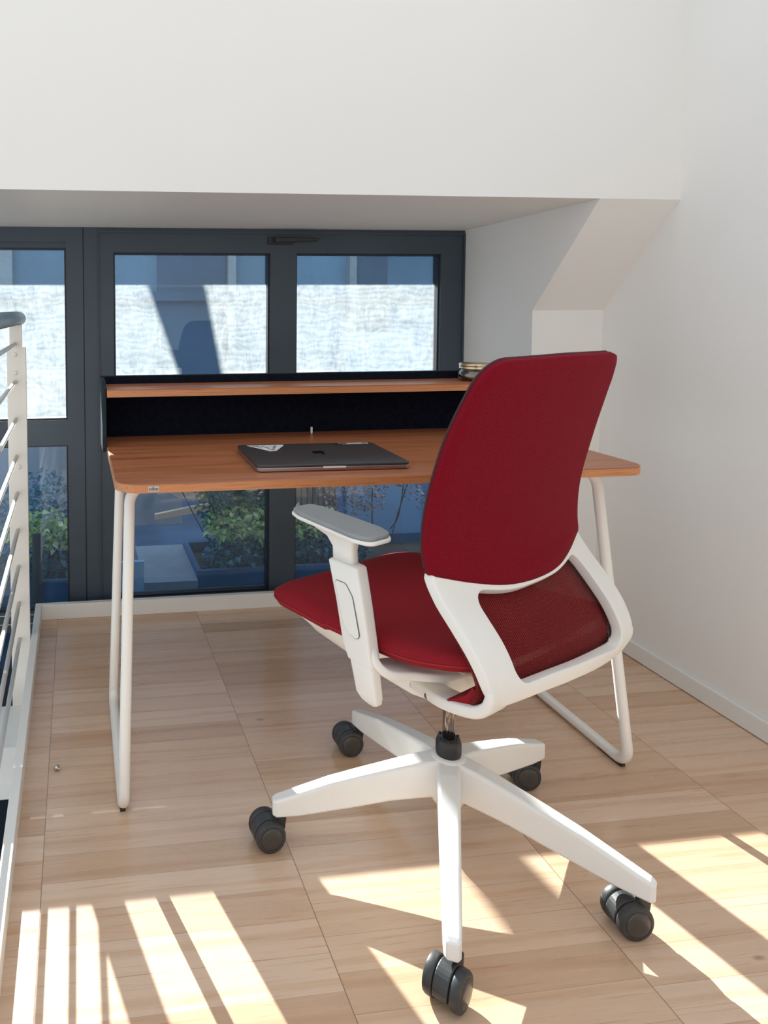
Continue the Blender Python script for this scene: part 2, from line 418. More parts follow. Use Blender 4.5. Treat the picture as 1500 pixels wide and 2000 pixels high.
# lower level seen past the floor edge
struct(boxo('floor_lower', M['lowerfloor'], -5, 6, -3, 2.8, -2.62, -2.6))
struct(boxo('trim_3', M['trim'], -1.9, -.16, 2.13, 2.36, -.337, -.18))

struct(boxo('wall_basement', M['lowerfloor'], -6, 3, 2.92, 2.98, -2.6, -.33))
# ------------------------------------------------------------------ windows
YW = 2.67
def pane(name, m, x0, x1, z0, z1, parent):
    return boxo(name, m, x0 - .006, x1 + .006, YW + .036, YW + .042, z0 - .006, z1 + .006, parent)
def gask(bm, x0, x1, z0, z1, t=.006):
    y0, y1 = YW + .012, YW + .05
    box(bm, x0, x0 + t, y0, y1, z0, z1); box(bm, x1 - t, x1, y0, y1, z0, z1)
    box(bm, x0 + t, x1 - t, y0, y1, z1 - t, z1); box(bm, x0 + t, x1 - t, y0, y1, z0, z0 + t)
def grid_frame(bm, xs, zs, y0, y1):
    """bars: xs = [(x0,x1)..] full-height verticals, zs = [(xa,xb,z0,z1)..] rails between them"""
    for a, b, z0, z1 in xs: box(bm, a, b, y0, y1, z0, z1)
    for a, b, z0, z1 in zs: box(bm, a, b, y0, y1, z0, z1)
# main window: two upper and two lower panes
wroot = struct(empty('window_1', (0, 0, 0)))
bm = bmesh.new()
grid_frame(bm, [(.028, .134, -.02, 1.397), (.716, .816, -.02, 1.397), (1.386, 1.4815, -.02, 1.397)],
           [(.134, .716, 1.309, 1.397), (.816, 1.386, 1.309, 1.397), (.134, .716, .60, .70), (.816, 1.386, .60, .70), (.134, .716, -.02, .03), (.816, 1.386, -.02, .03)], YW, YW + .065)
o = obj('window_frame', bm, M['frame'], wroot, smooth=False)
bm = bmesh.new()          # thin raised sash edge around the opening part
box(bm, .077, .081, YW - .006, YW, .0, 1.388); box(bm, 1.474, 1.4815, YW - .006, YW, 0, 1.388); box(bm, .081, 1.474, YW - .006, YW, 1.38, 1.388)
obj('sash_edge', bm, M['frame'], wroot, smooth=False)
for x0, x1, z0, z1, mm in ((.134, .716, .70, 1.309, 'glassup'), (.816, 1.386, .70, 1.309, 'glassup'), (.10, .716, .03, .60, 'glasslow'), (.816, 1.386, .03, .60, 'glasslow')):
    bm = bmesh.new(); gask(bm, max(x0, .134), x1, z0, z1); obj('gasket', bm, M['gasket'], wroot, smooth=False)
    pane('pane', M[mm], max(x0, .134), x1, z0, z1, wroot)
bm = bmesh.new(); prism(bm, rrect(.706, .80, 1.341, 1.368, .004, 3), 'y', YW - .012, YW)
prism(bm, [(.73, 1.347), (.885, 1.352), (.895, 1.357), (.885, 1.363), (.73, 1.366), (.722, 1.357)], 'y', YW - .034, YW - .018)
prism(bm, rrect(.735, .757, 1.347, 1.365, .008, 4), 'y', YW - .03, YW - .01)
mods(obj('window_handle', bm, M['black'], wroot, smooth=False), .002, 2)
# left window beside the railing, running on below the floor edge
wl = struct(empty('window_2', (0, 0, 0)))
bm = bmesh.new()
grid_frame(bm, [(-.036, .024, -2.6, 1.401), (-.95, -.86, -2.6, 1.401), (-2.2, -2.1, -2.6, 1.401)],
           [(-2.1, -.036, 1.345, 1.401), (-2.1, -.036, .611, .704), (-2.1, -.036, -.075, .0), (-2.1, -.036, -1.3, -1.2)], YW, YW + .065)
obj('window_frame', bm, M['frame'], wl, smooth=False)
bm = bmesh.new(); box(bm, .024, .028, YW + .004, YW + .06, -2.6, 1.399); obj('joint_strip', bm, M['gasket'], wl, smooth=False)
bm = bmesh.new(); box(bm, -.86, -.036, YW + .01, YW + .05, 1.325, 1.345); obj('sash_edge', bm, M['frame'], wl, smooth=False)
for x0, x1, z0, z1, mm in ((-.86, -.036, .704, 1.325, 'glassup'), (-.86, -.036, .0, .611, 'glasslow'), (-.86, -.036, -1.2, -.075, 'glasslow'), (-2.1, -.95, .704, 1.345, 'glassup'), (-2.1, -.95, 0, .611, 'glasslow'), (-2.1, -.95, -1.2, -.075, 'glasslow')):
    bm = bmesh.new(); gask(bm, x0, x1, z0, z1); obj('gasket', bm, M['gasket'], wl, smooth=False)
    pane('pane', M[mm], x0, x1, z0, z1, wl)
bm = bmesh.new()
for z in (-.012, -.045): box(bm, -.86, -.05, YW - .004, YW, z, z + .004)
obj('rail_line', bm, M['metal'], wl, smooth=False)
struct(boxo('wall_below_window', M['wall'], -.03, 1.73, 2.66, 2.78, -2.6, -.021))

# ------------------------------------------------------------------ outside
struct(boxo('terrace_floor', M['extpave'], -4, 9, 2.9, 9, -.32, -.28))
b = empty('opposite_building', (0, 7, -.28))
tag(b, 'dark blue facade across the terrace with pillars, seen through the window panes', 'building')
def pb(name, m, x0, x1, y0, y1, z0, z1): return boxo(name, m, x0, x1, y0 - 7, y1 - 7, z0 + .28, z1 + .28, b)
YB = 6.0
pb('facade', M['extwall'], -9, 13, YB, YB + .4, -.28, 2.31)
for x0, x1 in ((.66, 1.22), (2.35, 2.62), (-3.4, -2.2), (3.6, 4.4)): pb('dark_panel', M['extdark'], x0, x1, YB - .03, YB, .4, 2.25)
for x0, x1 in ((1.235, 1.30), (2.27, 2.33), (-.6, -.5)): pb('pillar', M['extcol'], x0, x1, YB - .08, YB, .2, 2.28)
pb('ledge', M['extdark'], -9, 13, YB - .12, YB, 1.16, 1.235)
# brace added above the view, shaped to cast the diagonal shadow on the glass
dy = YB + .2 - (YW + .04); sx_, sz_ = -KX / KY * dy, dy / KY
bm = bmesh.new(); prism(bm, [(.262 + sx_, 1.19 + sz_), (.475 + sx_, 1.19 + sz_), (.590 + sx_, .60 + sz_), (.468 + sx_, .60 + sz_)], 'y', YB + .18, YB + .22)
o = obj('shadow_brace', bm, M['extcol'], smooth=False); tag(o, 'leaning grey brace added above the opposite parapet to shade the glass, out of view', 'brace')
# canopy added outside, out of view, to keep sun off the upper glass
o = boxo('shade_canopy', M['extcol'], -2.6, 3.4, 2.9, 3.26, 1.478, 1.56); tag(o, 'shallow grey canopy added outside above the window to shade the upper glass', 'canopy')

def foliage(bm, rnd, c, rad, n, leaf=.03, flat=1.0):
    for _ in range(n):
        while True:
            p = Vector((rnd.uniform(-1, 1), rnd.uniform(-1, 1), rnd.uniform(-1, 1)))
            if p.length < 1: break
        p = Vector((c[0] + p.x * rad[0], c[1] + p.y * rad[1], c[2] + p.z * rad[2]))
        L = leaf * rnd.uniform(.6, 1.25); W = L * rnd.uniform(.28, .42)
        q = Matrix.Rotation(rnd.uniform(0, 2 * pi), 4, 'Z') @ Matrix.Rotation(rnd.uniform(-.9, .9), 4, 'Y') @ Matrix.Rotation(rnd.uniform(-.8, .8), 4, 'X')
        pts = [(0, 0, 0), (L * .4, W, .15 * L), (L, 0, -.12 * L), (L * .4, -W, .15 * L)]
        v = [bm.verts.new(p + (q @ Vector(t))) for t in pts]
        bm.faces.new((v[0], v[1], v[2])); bm.faces.new((v[0], v[2], v[3]))
def shrub(name, label, loc, parts, stems, seed):
    rnd = random.Random(seed); r = empty(name, loc); tag(r, label, 'shrub', 'shrubs outside the window')
    for nm, mat, blobs, leaf in parts:
        bm = bmesh.new()
        for c, rad, n in blobs: foliage(bm, rnd, c, rad, n, leaf)
        obj(nm, bm, M[mat], r, smooth=False)
    bm = bmesh.new()
    for _ in range(stems):
        a = rnd.uniform(-.1, .1); t = rnd.uniform(-.25, .25); hh = parts[0][2][0][0][2]
        tube(bm, catmull([(a, rnd.uniform(-.05, .05), .12), (a + t * .4, 0, hh * .5), (a + t, rnd.uniform(-.05, .05), hh)], 4), .003, 6)
    obj('stem', bm, M['bark'], r)
    return r
def planter(label, x0, x1, y0, y1, z1, seed=0):
    r = empty('planter_box', ((x0 + x1) / 2, (y0 + y1) / 2, -.28)); tag(r, label, 'planter', 'blue planter boxes')
    cx, cy = (x0 + x1) / 2, (y0 + y1) / 2; hx, hy, H = (x1 - x0) / 2, (y1 - y0) / 2, z1 + .28
    bm = bmesh.new(); t = .02
    box(bm, -hx, hx, -hy, -hy + t, 0, H); box(bm, -hx, hx, hy - t, hy, 0, H); box(bm, -hx, -hx + t, -hy + t, hy - t, 0, H); box(bm, hx - t, hx, -hy + t, hy - t, 0, H); box(bm, -hx + t, hx - t, -hy + t, hy - t, 0, .02)
    obj('box_wall', bm, M['planter'], r, smooth=False)
    bm = bmesh.new(); box(bm, -hx + t, hx - t, -hy + t, hy - t, H - .1, H - .05); obj('soil', bm, M['bark'], r, smooth=False)
planter('long blue planter holding the shrubs outside the middle and right panes', .50, 1.9, 3.05, 3.45, -.02)
planter('blue planter beyond the left window, behind the railing', -.75, -.02, 3.05, 3.45, -.03)
shrub('leafy_shrub', 'tall climbing green shrub behind the middle lower pane, with sunlight painted into its leaves', (.70, 3.25, -.12),
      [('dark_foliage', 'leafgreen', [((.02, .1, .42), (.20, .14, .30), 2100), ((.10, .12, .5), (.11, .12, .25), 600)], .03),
       ('sunlit_tone_foliage', 'leafsunlit', [((.05, -.02, .24), (.20, .12, .085), 760)], .036),
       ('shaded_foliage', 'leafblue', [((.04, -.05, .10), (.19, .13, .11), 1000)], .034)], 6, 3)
shrub('leafy_shrub', 'low shrub with leaves painted sunlit yellow-green right of the centre window bar', (1.15, 3.25, -.10),
      [('sunlit_tone_foliage', 'leafsunlit', [((-.08, -.03, .22), (.13, .1, .075), 330)], .036),
       ('shaded_foliage', 'leafblue', [((0, -.03, .11), (.19, .13, .11), 800)], .034)], 4, 4)
shrub('leafy_shrub', 'wispy reddish shrub behind the right lower pane near the chair back', (1.42, 3.35, -.10),
      [('red_foliage', 'leafred', [((-.04, 0, .40), (.12, .12, .19), 520), ((.22, 0, .42), (.10, .12, .2), 300), ((-.16, .05, .28), (.1, .1, .12), 150)], .022)], 3, 5)
shrub('leafy_shrub', 'green shrub behind the left window, between railing post and frame', (-.22, 3.25, -.13),
      [('sunlit_tone_foliage', 'leafsunlit', [((.04, -.05, .26), (.18, .1, .09), 420)], .036),
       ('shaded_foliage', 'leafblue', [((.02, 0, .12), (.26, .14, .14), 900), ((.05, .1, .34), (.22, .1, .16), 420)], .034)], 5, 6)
bm = bmesh.new(); tube(bm, [(-.172, 3.01, -.28), (-.172, 3.02, .18)], .02, 10)
r = obj('tree_stub', bm, M['bark']); tag(r, 'short dark trunk among the leaves beyond the left window', 'trunk')
o = boxo('leaning_board', M['sheet'], .17, .262, 2.93, 2.95, -.28, .075); tag(o, 'pale blue board standing outside behind the left desk leg', 'board')
o = boxo('paving_block', M['extblock'], .27, .50, 3.02, 3.5, -.28, -.05); tag(o, 'pale grey block outside at the foot of the lower pane', 'block')
o = boxo('dark_screen_wall', M['extscreen'], -1.2, .66, 4.6, 4.66, -.28, .72)
tag(o, 'dark blue low screen wall outside behind the lower left panes', 'wall')
g = empty('slatted_bench', (1.55, 4.4, -.28)); tag(g, 'brown slatted wooden partition outside with pale top, beyond the right lower pane', 'partition')
boxo('slat_front', M['slats'], -.62, .05, -.03, .03, 0, .86, g)
boxo('pale_top', M['timberreflection'], -.62, .05, -.05, .05, .86, .99, g)
o = boxo('blue_door', M['blacksteel'], 1.62, 2.1, 4.25, 4.3, -.28, .95, None); tag(o, 'blue metal panel standing outside at the far right of the lower pane', 'panel')
for lab, pts, yy in (('pale reflection in the glass, modelled outside, upper of two near the left desk leg', [(.30, .43), (.46, .43), (.45, .385), (.36, .395)], 4.0),
                     ('pale reflection in the glass, modelled outside, lower of two near the left desk leg', [(.27, .335), (.50, .375), (.50, .345), (.27, .315)], 4.02),
                     ('pale reflection in the glass, modelled outside, slanting down beside the centre window bar below the desk', [(.66, .43), (.80, .345), (.80, .315), (.62, .395)], 4.30)):
    bm = bmesh.new(); k_ = yy / 2.69  # cream reflections in the lower panes, modelled as thin strips
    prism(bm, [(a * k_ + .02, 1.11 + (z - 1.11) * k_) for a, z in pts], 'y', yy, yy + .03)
    tag(obj('reflection_strip', bm, M['timberreflection'], smooth=False), lab, 'reflection', 'pale reflections modelled outside')
# blue tubular reflections in the panes, modelled as bent tubes outside
g = empty('tube_reflection', (1.10, 3.75, -.28)); tag(g, 'blue tubular reflections in the glass, modelled outside, seen under the desk above the armrest', 'chair')
bm = bmesh.new(); tube(bm, fillet([(-.16, 0, .86), (-.15, -.02, .66), (-.08, -.02, .60), (.20, -.02, .57)], .05), .012, 10); obj('bent_reflection', bm, M['blacksteel'], g)
bm = bmesh.new(); tube(bm, [(.03, .02, .9), (.04, .02, .0)], .013, 10); obj('straight_reflection', bm, M['blacksteel'], g)
bm = bmesh.new(); tube(bm, [(-.1, .3, .9), (.0, .3, .0)], .012, 10); obj('straight_reflection', bm, M['blacksteel'], g)
bm = bmesh.new(); tube(bm, [(.03, .02, .3), (.0, .3, .3)], .008, 8); obj('cross_reflection', bm, M['blacksteel'], g)

# ------------------------------------------------------------------ railing at the floor edge
PX, PY = -.190, 2.36
rl = empty('stair_railing', (PX, PY, -.18)); tag(rl, 'white steel stair railing with horizontal bars and blue-grey handrail at the left', 'railing')
bm = bmesh.new(); box(bm, -.030, .030, -.006, .006, 0, 1.168); o = obj('post', bm, M['railing'], rl, smooth=False); mods(o, .002, 2)
bm = bmesh.new(); box(bm, -.021, .018, -.005, .005, 1.162, 1.26); o = obj('post_neck', bm, M['railing'], rl, smooth=False); mods(o, .002, 2)
bm = bmesh.new(); tube(bm, fillet([(.010, 0, 1.257), (.008, -.06, 1.259), (-.02, -2.6, 1.262)], .02), .021, 16)
bmesh.ops.create_uvsphere(bm, u_segments=16, v_segments=10, radius=.021, matrix=Matrix.Translation((.010, 0, 1.257)))
obj('handrail', bm, M['handrail'], rl)
for k in range(9):
    z = .18 + .996 - .1190 * k
    bm = bmesh.new(); tube(bm, [(-.004, -.004, z), (-.004, -2.7, z)], .0065, 12); obj('bar', bm, M['railing'], rl)
for dx, z in ((-.004, 1.143), (-.003, 1.086), (.004, .785)):
    bm = bmesh.new(); lathe(bm, [(0, .006), (.005, .005), (.008, 0), (.008, -.004), (0, -.004)], 12)
    bm.transform(Matrix.Translation((dx, -.006, z)) @ Matrix.Rotation(pi / 2, 4, 'X')); obj('bolt', bm, M['railing'], rl)

# ------------------------------------------------------------------ desk
DX0, DX1, DY0, DY1, DZ = .077, 1.307, 1.515, 2.095, .74
dk = empty('desk', ((DX0 + DX1) / 2, (DY0 + DY1) / 2, 0)); tag(dk, 'reddish wooden desk on white tubular sled legs, in front of the window', 'desk')
ox, oy = (DX0 + DX1) / 2, (DY0 + DY1) / 2; W2, D2 = (DX1 - DX0) / 2, (DY1 - DY0) / 2
bm = bmesh.new(); prism(bm, rrect(-W2, W2, -D2, D2, .055, 12, (1, 1, 0, 0)), 'z', DZ - .0185, DZ - .0015)
o = obj('edge_band', bm, M['deskedge'], dk, smooth=False)
bm = bmesh.new(); prism(bm, rrect(-W2 + .001, W2 - .001, -D2 + .001, D2, .054, 12, (1, 1, 0, 0)), 'z', DZ - .003, DZ)
o = obj('tabletop', bm, M['desk'], dk, smooth=False); mods(o, .001, 2)
R_ = .0125
for s in (-1, 1):
    ft = Vector((s * .576, 1.648 - oy, DZ - .019 - R_)); ff = Vector((s * .602, 1.54 - oy, R_ + .003)); rb = Vector((s * .602, 2.005 - oy, R_ + .003)); rt = Vector((s * .576, 2.005 - oy, DZ - .019 - R_))
    inn = Vector((-s * .16, 0, 0))
    bm = bmesh.new(); tube(bm, fillet([ft + inn, ft, ff, rb, rt, rt + inn], [0, .045, .035, .035, .045, 0], 10), R_, 18)
    lg = obj('leg_frame', bm, M['tube'], dk)
    for y in (1.60, 1.94):
        bm = bmesh.new(); box(bm, -.006, .006, -.04, .04, .0002, .006); f = obj('foot_pad', bm, M['black'], lg, smooth=False); f.location = (s * .603, y - oy, 0)
bm = bmesh.new(); box(bm, -.45, .45, -.02, .02, DZ - .044, DZ - .0186); o = obj('cross_beam', bm, M['tube'], dk, smooth=False); mods(o, .004, 2); o.location = (0, .06, 0)
# little grey label on the front edge with dark lettering
bm = bmesh.new(); box(bm, .1325 - .0125, .1325 + .0105, 0, .0008, DZ - .0155, DZ - .004)
lb = obj('label_plate', bm, M['labelgrey'], dk, smooth=False); lb.location = (-W2 + .0, -D2 - .0008, 0); lb.location.x = -W2 - .052
fc = bpy.data.curves.new('label_lettering', 'FONT'); fc.body = 'sdbo'; fc.size = .0105; fc.extrude = .0002; fc.align_x = 'CENTER'; fc.align_y = 'CENTER'
to = bpy.data.objects.new('tmp_text', fc); col.objects.link(to)
dg = bpy.context.evaluated_depsgraph_get(); me = bpy.data.meshes.new_from_object(to.evaluated_get(dg)); bpy.data.objects.remove(to)
me.materials.append(M['labelink']); lt = bpy.data.objects.new('lettering', me); col.objects.link(lt); lt.parent = lb
lt.rotation_euler = (pi / 2, 0, 0); lt.location = (.1315, -.0004, DZ - .0095)

# privacy screen with shelf
sc_ = empty('desk_screen', (ox, DY1, DZ)); tag(sc_, 'black felt screen behind the desk carrying a slim wooden shelf', 'screen')
bm = bmesh.new(); prism(bm, rrect(-W2 - .012, W2 + .012, -.02, .1735, .004, 4), 'y', .0005, .0135); obj('back_panel', bm, M['felt'], sc_, smooth=False)
bm = bmesh.new(); box(bm, -W2 - .012, W2 + .012, .0, .014, .1736, .1755); obj('top_edge', bm, M['felttop'], sc_, smooth=False)
for s in (-1, 1):
    pts = [(.0, .1735), (-.168, .1735), (-.175, .16), (-.18, .06), (-.175, .03), (-.15, .012), (0, .0)]
    pts = [(.0, .1735), (-.12, .1735), (-.135, .165), (-.15, .10), (-.155, .03), (-.145, -.005), (-.12, -.02), (0, -.02)]
    bm = bmesh.new(); x = s * (W2 + .0065); prism(bm, pts, 'x', x - .0055, x + .0055); o = obj('side_wing', bm, M['felttop'], sc_, smooth=False); mods(o, .003, 3)
sh = boxo('shelf', M['desk'], -W2 + .001, W2 - .001, -.145, 0, .149, .152, sc_, .0006)
boxo('shelf_edge', M['deskedge'], -W2 + .001, W2 - .001, -.1455, 0, .1315, .149, sh)

# laptop
LX, LY, LR = .3975, 1.588, -.034
lp = empty('laptop', (LX, LY, DZ), LR); tag(lp, 'closed dark grey laptop with stickers lying on the desk', 'laptop')
Wl, Dl = .3557, .2481
bm = bmesh.new(); prism(bm, rrect(0, Wl, 0, Dl, .012, 8), 'z', .0015, .0105); o = obj('base', bm, M['laptopedge'], lp, smooth=False); mods(o, .0015, 2)
for x, y in ((.03, .03), (Wl - .03, .03), (.03, Dl - .03), (Wl - .03, Dl - .03)):
    bm = bmesh.new(); lathe(bm, [(0, 0), (.008, 0), (.009, .0016), (0, .0016)], 16, (x, y, 0)); obj('rubber_foot', bm, M['black'], lp)
bm = bmesh.new(); prism(bm, rrect(0, Wl, 0, Dl, .012, 8), 'z', .0112, .0165); o = obj('lid', bm, M['laptop'], lp, smooth=False); mods(o, .0012, 2)
bm = bmesh.new(); prism(bm, rrect(Wl / 2 - .027, Wl / 2 + .027, .0072, .0112, .0018, 4), 'y', -.0006, .004); obj('opening_notch', bm, plain('pale_notch', (.85, .78, .75), .3), lp, smooth=False)
# fruit-shaped emblem, upside down for someone sitting at the desk
ap = [(0, -.30), (.12, -.36), (.27, -.35), (.40, -.26), (.46, -.14)]
ap2 = [(.0, .46), (-.10, .50), (-.22, .48), (-.36, .34), (-.45, .12), (-.46, -.10), (-.38, -.27), (-.25, -.36), (-.12, -.34), (0, -.29), (.12, -.34), (.25, -.37), (.40, -.28),
       (.33, -.19), (.30, -.07), (.33, .06), (.45, .15), (.38, .32), (.24, .47), (.12, .50)]
def emblem(bm, c, s, z):
    P = [(c[0] + s * p[0], c[1] + s * p[1]) for p in [(q.x, q.y) for q in catmull([(a, b_, 0) for a, b_ in ap2 + ap2[:1]], 4)[:-1]]]
    prism(bm, P, 'z', z, z + .0003)
    prism(bm, [(c[0] + s * a, c[1] + s * b_) for a, b_ in [(0, -.42), (.02, -.56), (.12, -.67), (.24, -.70), (.22, -.56), (.13, -.45)]], 'z', z, z + .0003)
bm = bmesh.new()
A_ = [(.0, -.44), (-.12, -.48), (-.24, -.46)]
emblem(bm, (Wl / 2 + .002, Dl / 2 + .004), .036, .0166)
obj('emblem', bm, M['logo'], lp, smooth=False)
def on_lid(pts, name, m, z=.0166, t=.0003, parent=lp):
    bm = bmesh.new(); prism(bm, pts, 'z', z, z + t); return obj(name, bm, m, parent, smooth=False)
st = on_lid([(.022, Dl - .014), (.118, Dl - .012), (.116, Dl - .024), (.082, Dl - .088), (.066, Dl - .092)], 'triangle_sticker', M['paper'])
bm = bmesh.new()
for pl_ in ([(.062, -.020), (.056, -.024), (.072, -.078), (.078, -.074)], [(.092, -.020), (.098, -.026), (.079, -.080), (.073, -.076)], [(.064, -.038), (.092, -.036), (.090, -.043), (.067, -.045)], [(.030, -.02), (.05, -.018), (.058, -.05), (.05, -.046)]):
    prism(bm, [(a, Dl + b_) for a, b_ in pl_], 'z', .0169, .0170)
obj('sticker_print', bm, plain('grey_print', (.30, .31, .34), .6), st, smooth=False)
st = on_lid(rrect(.262, .342, Dl - .022, Dl - .006, .006, 4), 'silver_sticker', plain('silver_foil', (.62, .62, .58), .35, nz=.3, nscale=200))
bm = bmesh.new(); prism(bm, rrect(.268, .285, Dl - .020, Dl - .009, .004, 3), 'z', .0169, .0171); obj('sticker_print', bm, M['black'], st, smooth=False)
bm = bmesh.new(); prism(bm, rrect(.325, .337, Dl - .018, Dl - .010, .003, 3), 'z', .0169, .0171); obj('sticker_print', bm, M['black'], st, smooth=False)
st = on_lid([(.248, Dl - .016), (.262, Dl - .008), (.270, Dl - .022), (.282, Dl - .030), (.270, Dl - .036), (.252, Dl - .03)], 'dark_sticker', M['black'])

# small bright clip on the desk in front of the screen
r = empty('metal_hook', (.676, 2.055, DZ)); tag(r, 'tiny shiny metal hook standing on the desk near the screen', 'hook')
bm = bmesh.new(); lathe(bm, [(0, 0), (.005, 0), (.005, .0025), (0, .0025)], 14); obj('base', bm, M['metal'], r)
bm = bmesh.new(); prism(bm, rrect(-.0028, .0028, .002, .021, .0026, 4), 'y', -.0012, .0012); obj('blade', bm, plain('white_enamel', (.9, .9, .9), .2), r, smooth=False)

# jar on the shelf
r = empty('glass_jar', (1.160, 2.022, DZ + .1522)); tag(r, 'squat clear glass jar with a brassy lid at the right end of the shelf', 'jar')
bm = bmesh.new(); lathe(bm, [(0, .001), (.036, .001), (.045, .006), (.047, .016), (.042, .027), (.037, .031), (.037, .034)], 40); lathe(bm, [(.037, .034), (.034, .034), (.034, .031), (.040, .025), (.044, .016), (.042, .008), (.034, .004), (0, .004)], 40)
obj('jar_body', bm, M['jarglass'], r)
bm = bmesh.new(); lathe(bm, [(.0, .005), (.034, .005), (.042, .010), (.042, .019), (0, .019)], 32); obj('contents', bm, plain('honey_wax', (.55, .40, .22), .5, nz=.3, nscale=80), r)
bm = bmesh.new(); lathe(bm, [(.038, .034), (.0425, .0345), (.0435, .037), (.0425, .039), (.0425, .043), (.044, .046), (.043, .050), (.040, .052), (.0, .052), (0, .048), (.038, .048), (.038, .034)], 40)
obj('lid', bm, plain('brass_lid', (.62, .52, .36), .25, metal=1), r)

# tiny screw on the floor
bm = bmesh.new(); lathe(bm, [(0, .0), (.006, 0), (.0075, .003), (.005, .006), (.0022, .007), (.002, .014), (0, .015)], 12)
o = obj('loose_screw', bm, M['metal']); o.location = (-.061, 1.727, .0062); o.rotation_euler = (radians(78), 0, .6); tag(o, 'tiny loose metal screw lying on the floor near the left edge strip', 'screw')

# ------------------------------------------------------------------ swivel chair
CX, CY, AZ = .741, 1.363, radians(116)
chair = empty('office_chair', (CX, CY, 0)); tag(chair, 'white swivel office chair with red fabric seat and backrest, in front of the desk', 'chair')
# star base (children in chair space; the upper part is built in (forward, left, up) and turned)
TURN = Matrix.Rotation(AZ, 4, 'Z')
def leg_section(w_, zt, zb):
    ch = min(.006, w_ * .3)
    return [(-w_ * .86, zb), (w_ * .86, zb), (w_, zb + ch), (w_, zt - ch), (w_ * .80, zt), (-w_ * .80, zt), (-w_, zt - ch), (-w_, zb + ch)]
star_az = [-116.6 + 72 * k for k in range(5)]
for k, a in enumerate(star_az):
    bm = bmesh.new(); rings = []
    for r, w_, zt, zb in ((.010, .022, .1995, .122), (.03, .0225, .198, .122), (.06, .0215, .1935, .119), (.12, .0195, .178, .111), (.18, .018, .162, .098), (.24, .0165, .145, .086), (.30, .0152, .1235, .0745), (.33, .0147, .1125, .071), (.349, .0135, .106, .069), (.357, .009, .1015, .071)):
        rings.append([bm.verts.new((r, x, z)) for x, z in leg_section(w_, zt, zb)])
    for A, B in zip(rings, rings[1:]):
        for j in range(8): bm.faces.new((A[j], A[(j + 1) % 8], B[(j + 1) % 8], B[j]))
    bm.faces.new(rings[0][::-1]); bm.faces.new(rings[-1])
    bmesh.ops.rotate(bm, verts=bm.verts[:], cent=(0, 0, 0), matrix=Matrix.Rotation(radians(a), 3, 'Z'))
    o = obj('base_leg', bm, M['starplastic'], chair, smooth=False); mods(o, .003, 2, ang=30)
bm = bmesh.new(); lathe(bm, [(.0, .105), (.030, .105), (.036, .115), (.038, .185), (.034, .1985), (.026, .202), (0, .202)], 40); obj('hub', bm, M['starplastic'], chair)
bm = bmesh.new(); lathe(bm, [(.0, .202), (.0240, .202), (.0250, .206), (.0250, .226), (.0225, .234), (.019, .2365), (.0, .2365)], 32)
for j in range(6):
    a = j * pi / 3; box(bm, .020 * cos(a) - .002, .020 * cos(a) + .002, .020 * sin(a) - .002, .020 * sin(a) + .002, .232, .239)
cl = obj('column_collar', bm, M['black'], chair)
bm = bmesh.new(); lathe(bm, [(0, .2), (.0122, .2), (.0122, .37), (0, .37)], 32); obj('gas_column', bm, M['chrome'], chair)
bm = bmesh.new(); lathe(bm, [(0, .030), (.010, .030), (.0125, .034), (.0135, .06), (.0135, .12), (0, .12)], 24); obj('column_foot', bm, M['black'], chair)
# casters
axes = [(.62, -.78), (-.05, -1), (-.15, -.99), (0, -1), (.10, -.99)]
def caster_parts(root):
    yk = []
    bm = bmesh.new()   # yoke / hood between the wheels, axis along local y
    prof = []
    n = 16
    pts = [(.0315 * cos(radians(t)), .031 + .0315 * sin(radians(t))) for t in range(-20, 201, 11)]
    pts += [(-.006, .024), (.006, .020)]
    prism(bm, pts, 'y', -.0125, .0125)
    o = obj('hood', bm, M['caster'], root, smooth=False); mods(o, .002, 2)
    bm = bmesh.new(); prism(bm, [(.010, .036), (.036, .034), (.039, .060), (.036, .065), (.010, .062)], 'y', -.011, .011); o = obj('neck', bm, M['black'], root, smooth=False); mods(o, .002, 2)
    bm = bmesh.new(); lathe(bm, [(0, 0), (.006, 0), (.006, .018), (0, .018)], 14, (.027, 0, .058)); obj('stem', bm, M['metal'], root)
    for s in (-1, 1):
        bm = bmesh.new()
        lathe(bm, [(0, 0), (.028, 0), (.0305, .0015), (.0315, .004), (.0315, .012), (.030, .0155), (.0265, .017), (.0245, .0168)], 40)
        lathe(bm, [(.0245, .0168), (.0, .0168)], 40)
        bmesh.ops.remove_doubles(bm, verts=bm.verts[:], dist=1e-5)
        bm.transform(Matrix.Translation((0, s * .0135, .0315)) @ Matrix.Rotation(-s * pi / 2, 4, 'X'))
        wh = obj('wheel', bm, M['caster'], root)
        wh.modifiers.new('es', 'EDGE_SPLIT').split_angle = radians(40)
        bm = bmesh.new(); lathe(bm, [(.0, .0035), (.010, .0030), (.020, .0016), (.0228, .0003), (.0228, -.001), (0, -.001)], 36)
        bm.transform(Matrix.Translation((0, s * (.0135 + .0170), .0315)) @ Matrix.Rotation(-s * pi / 2, 4, 'X'))
        obj('hub_cap', bm, M['hubcap'], root)
def make_caster(a, ax, nudge):
    # bring wheel parts into chair space as sub-parts of one caster part
    bm = bmesh.new(); lathe(bm, [(0, 0), (.0085, 0), (.0085, .003), (0, .003)], 14, (.027, 0, .064))
    n = hypot(*ax); ang = atan2(ax[1] / n, ax[0] / n) + pi / 2          # local -y points along the axis towards the viewer
    c = obj('caster', bm, M['black'], chair)
    c.rotation_euler = (0, 0, ang)
    tip = Vector((.338 * cos(radians(a)), .338 * sin(radians(a)), 0))
    c.location = tip - Matrix.Rotation(ang, 3, 'Z') @ Vector((.025, 0, 0)) + Vector((-.003 + nudge[0], .012 + nudge[1], 0))
    caster_parts(c)
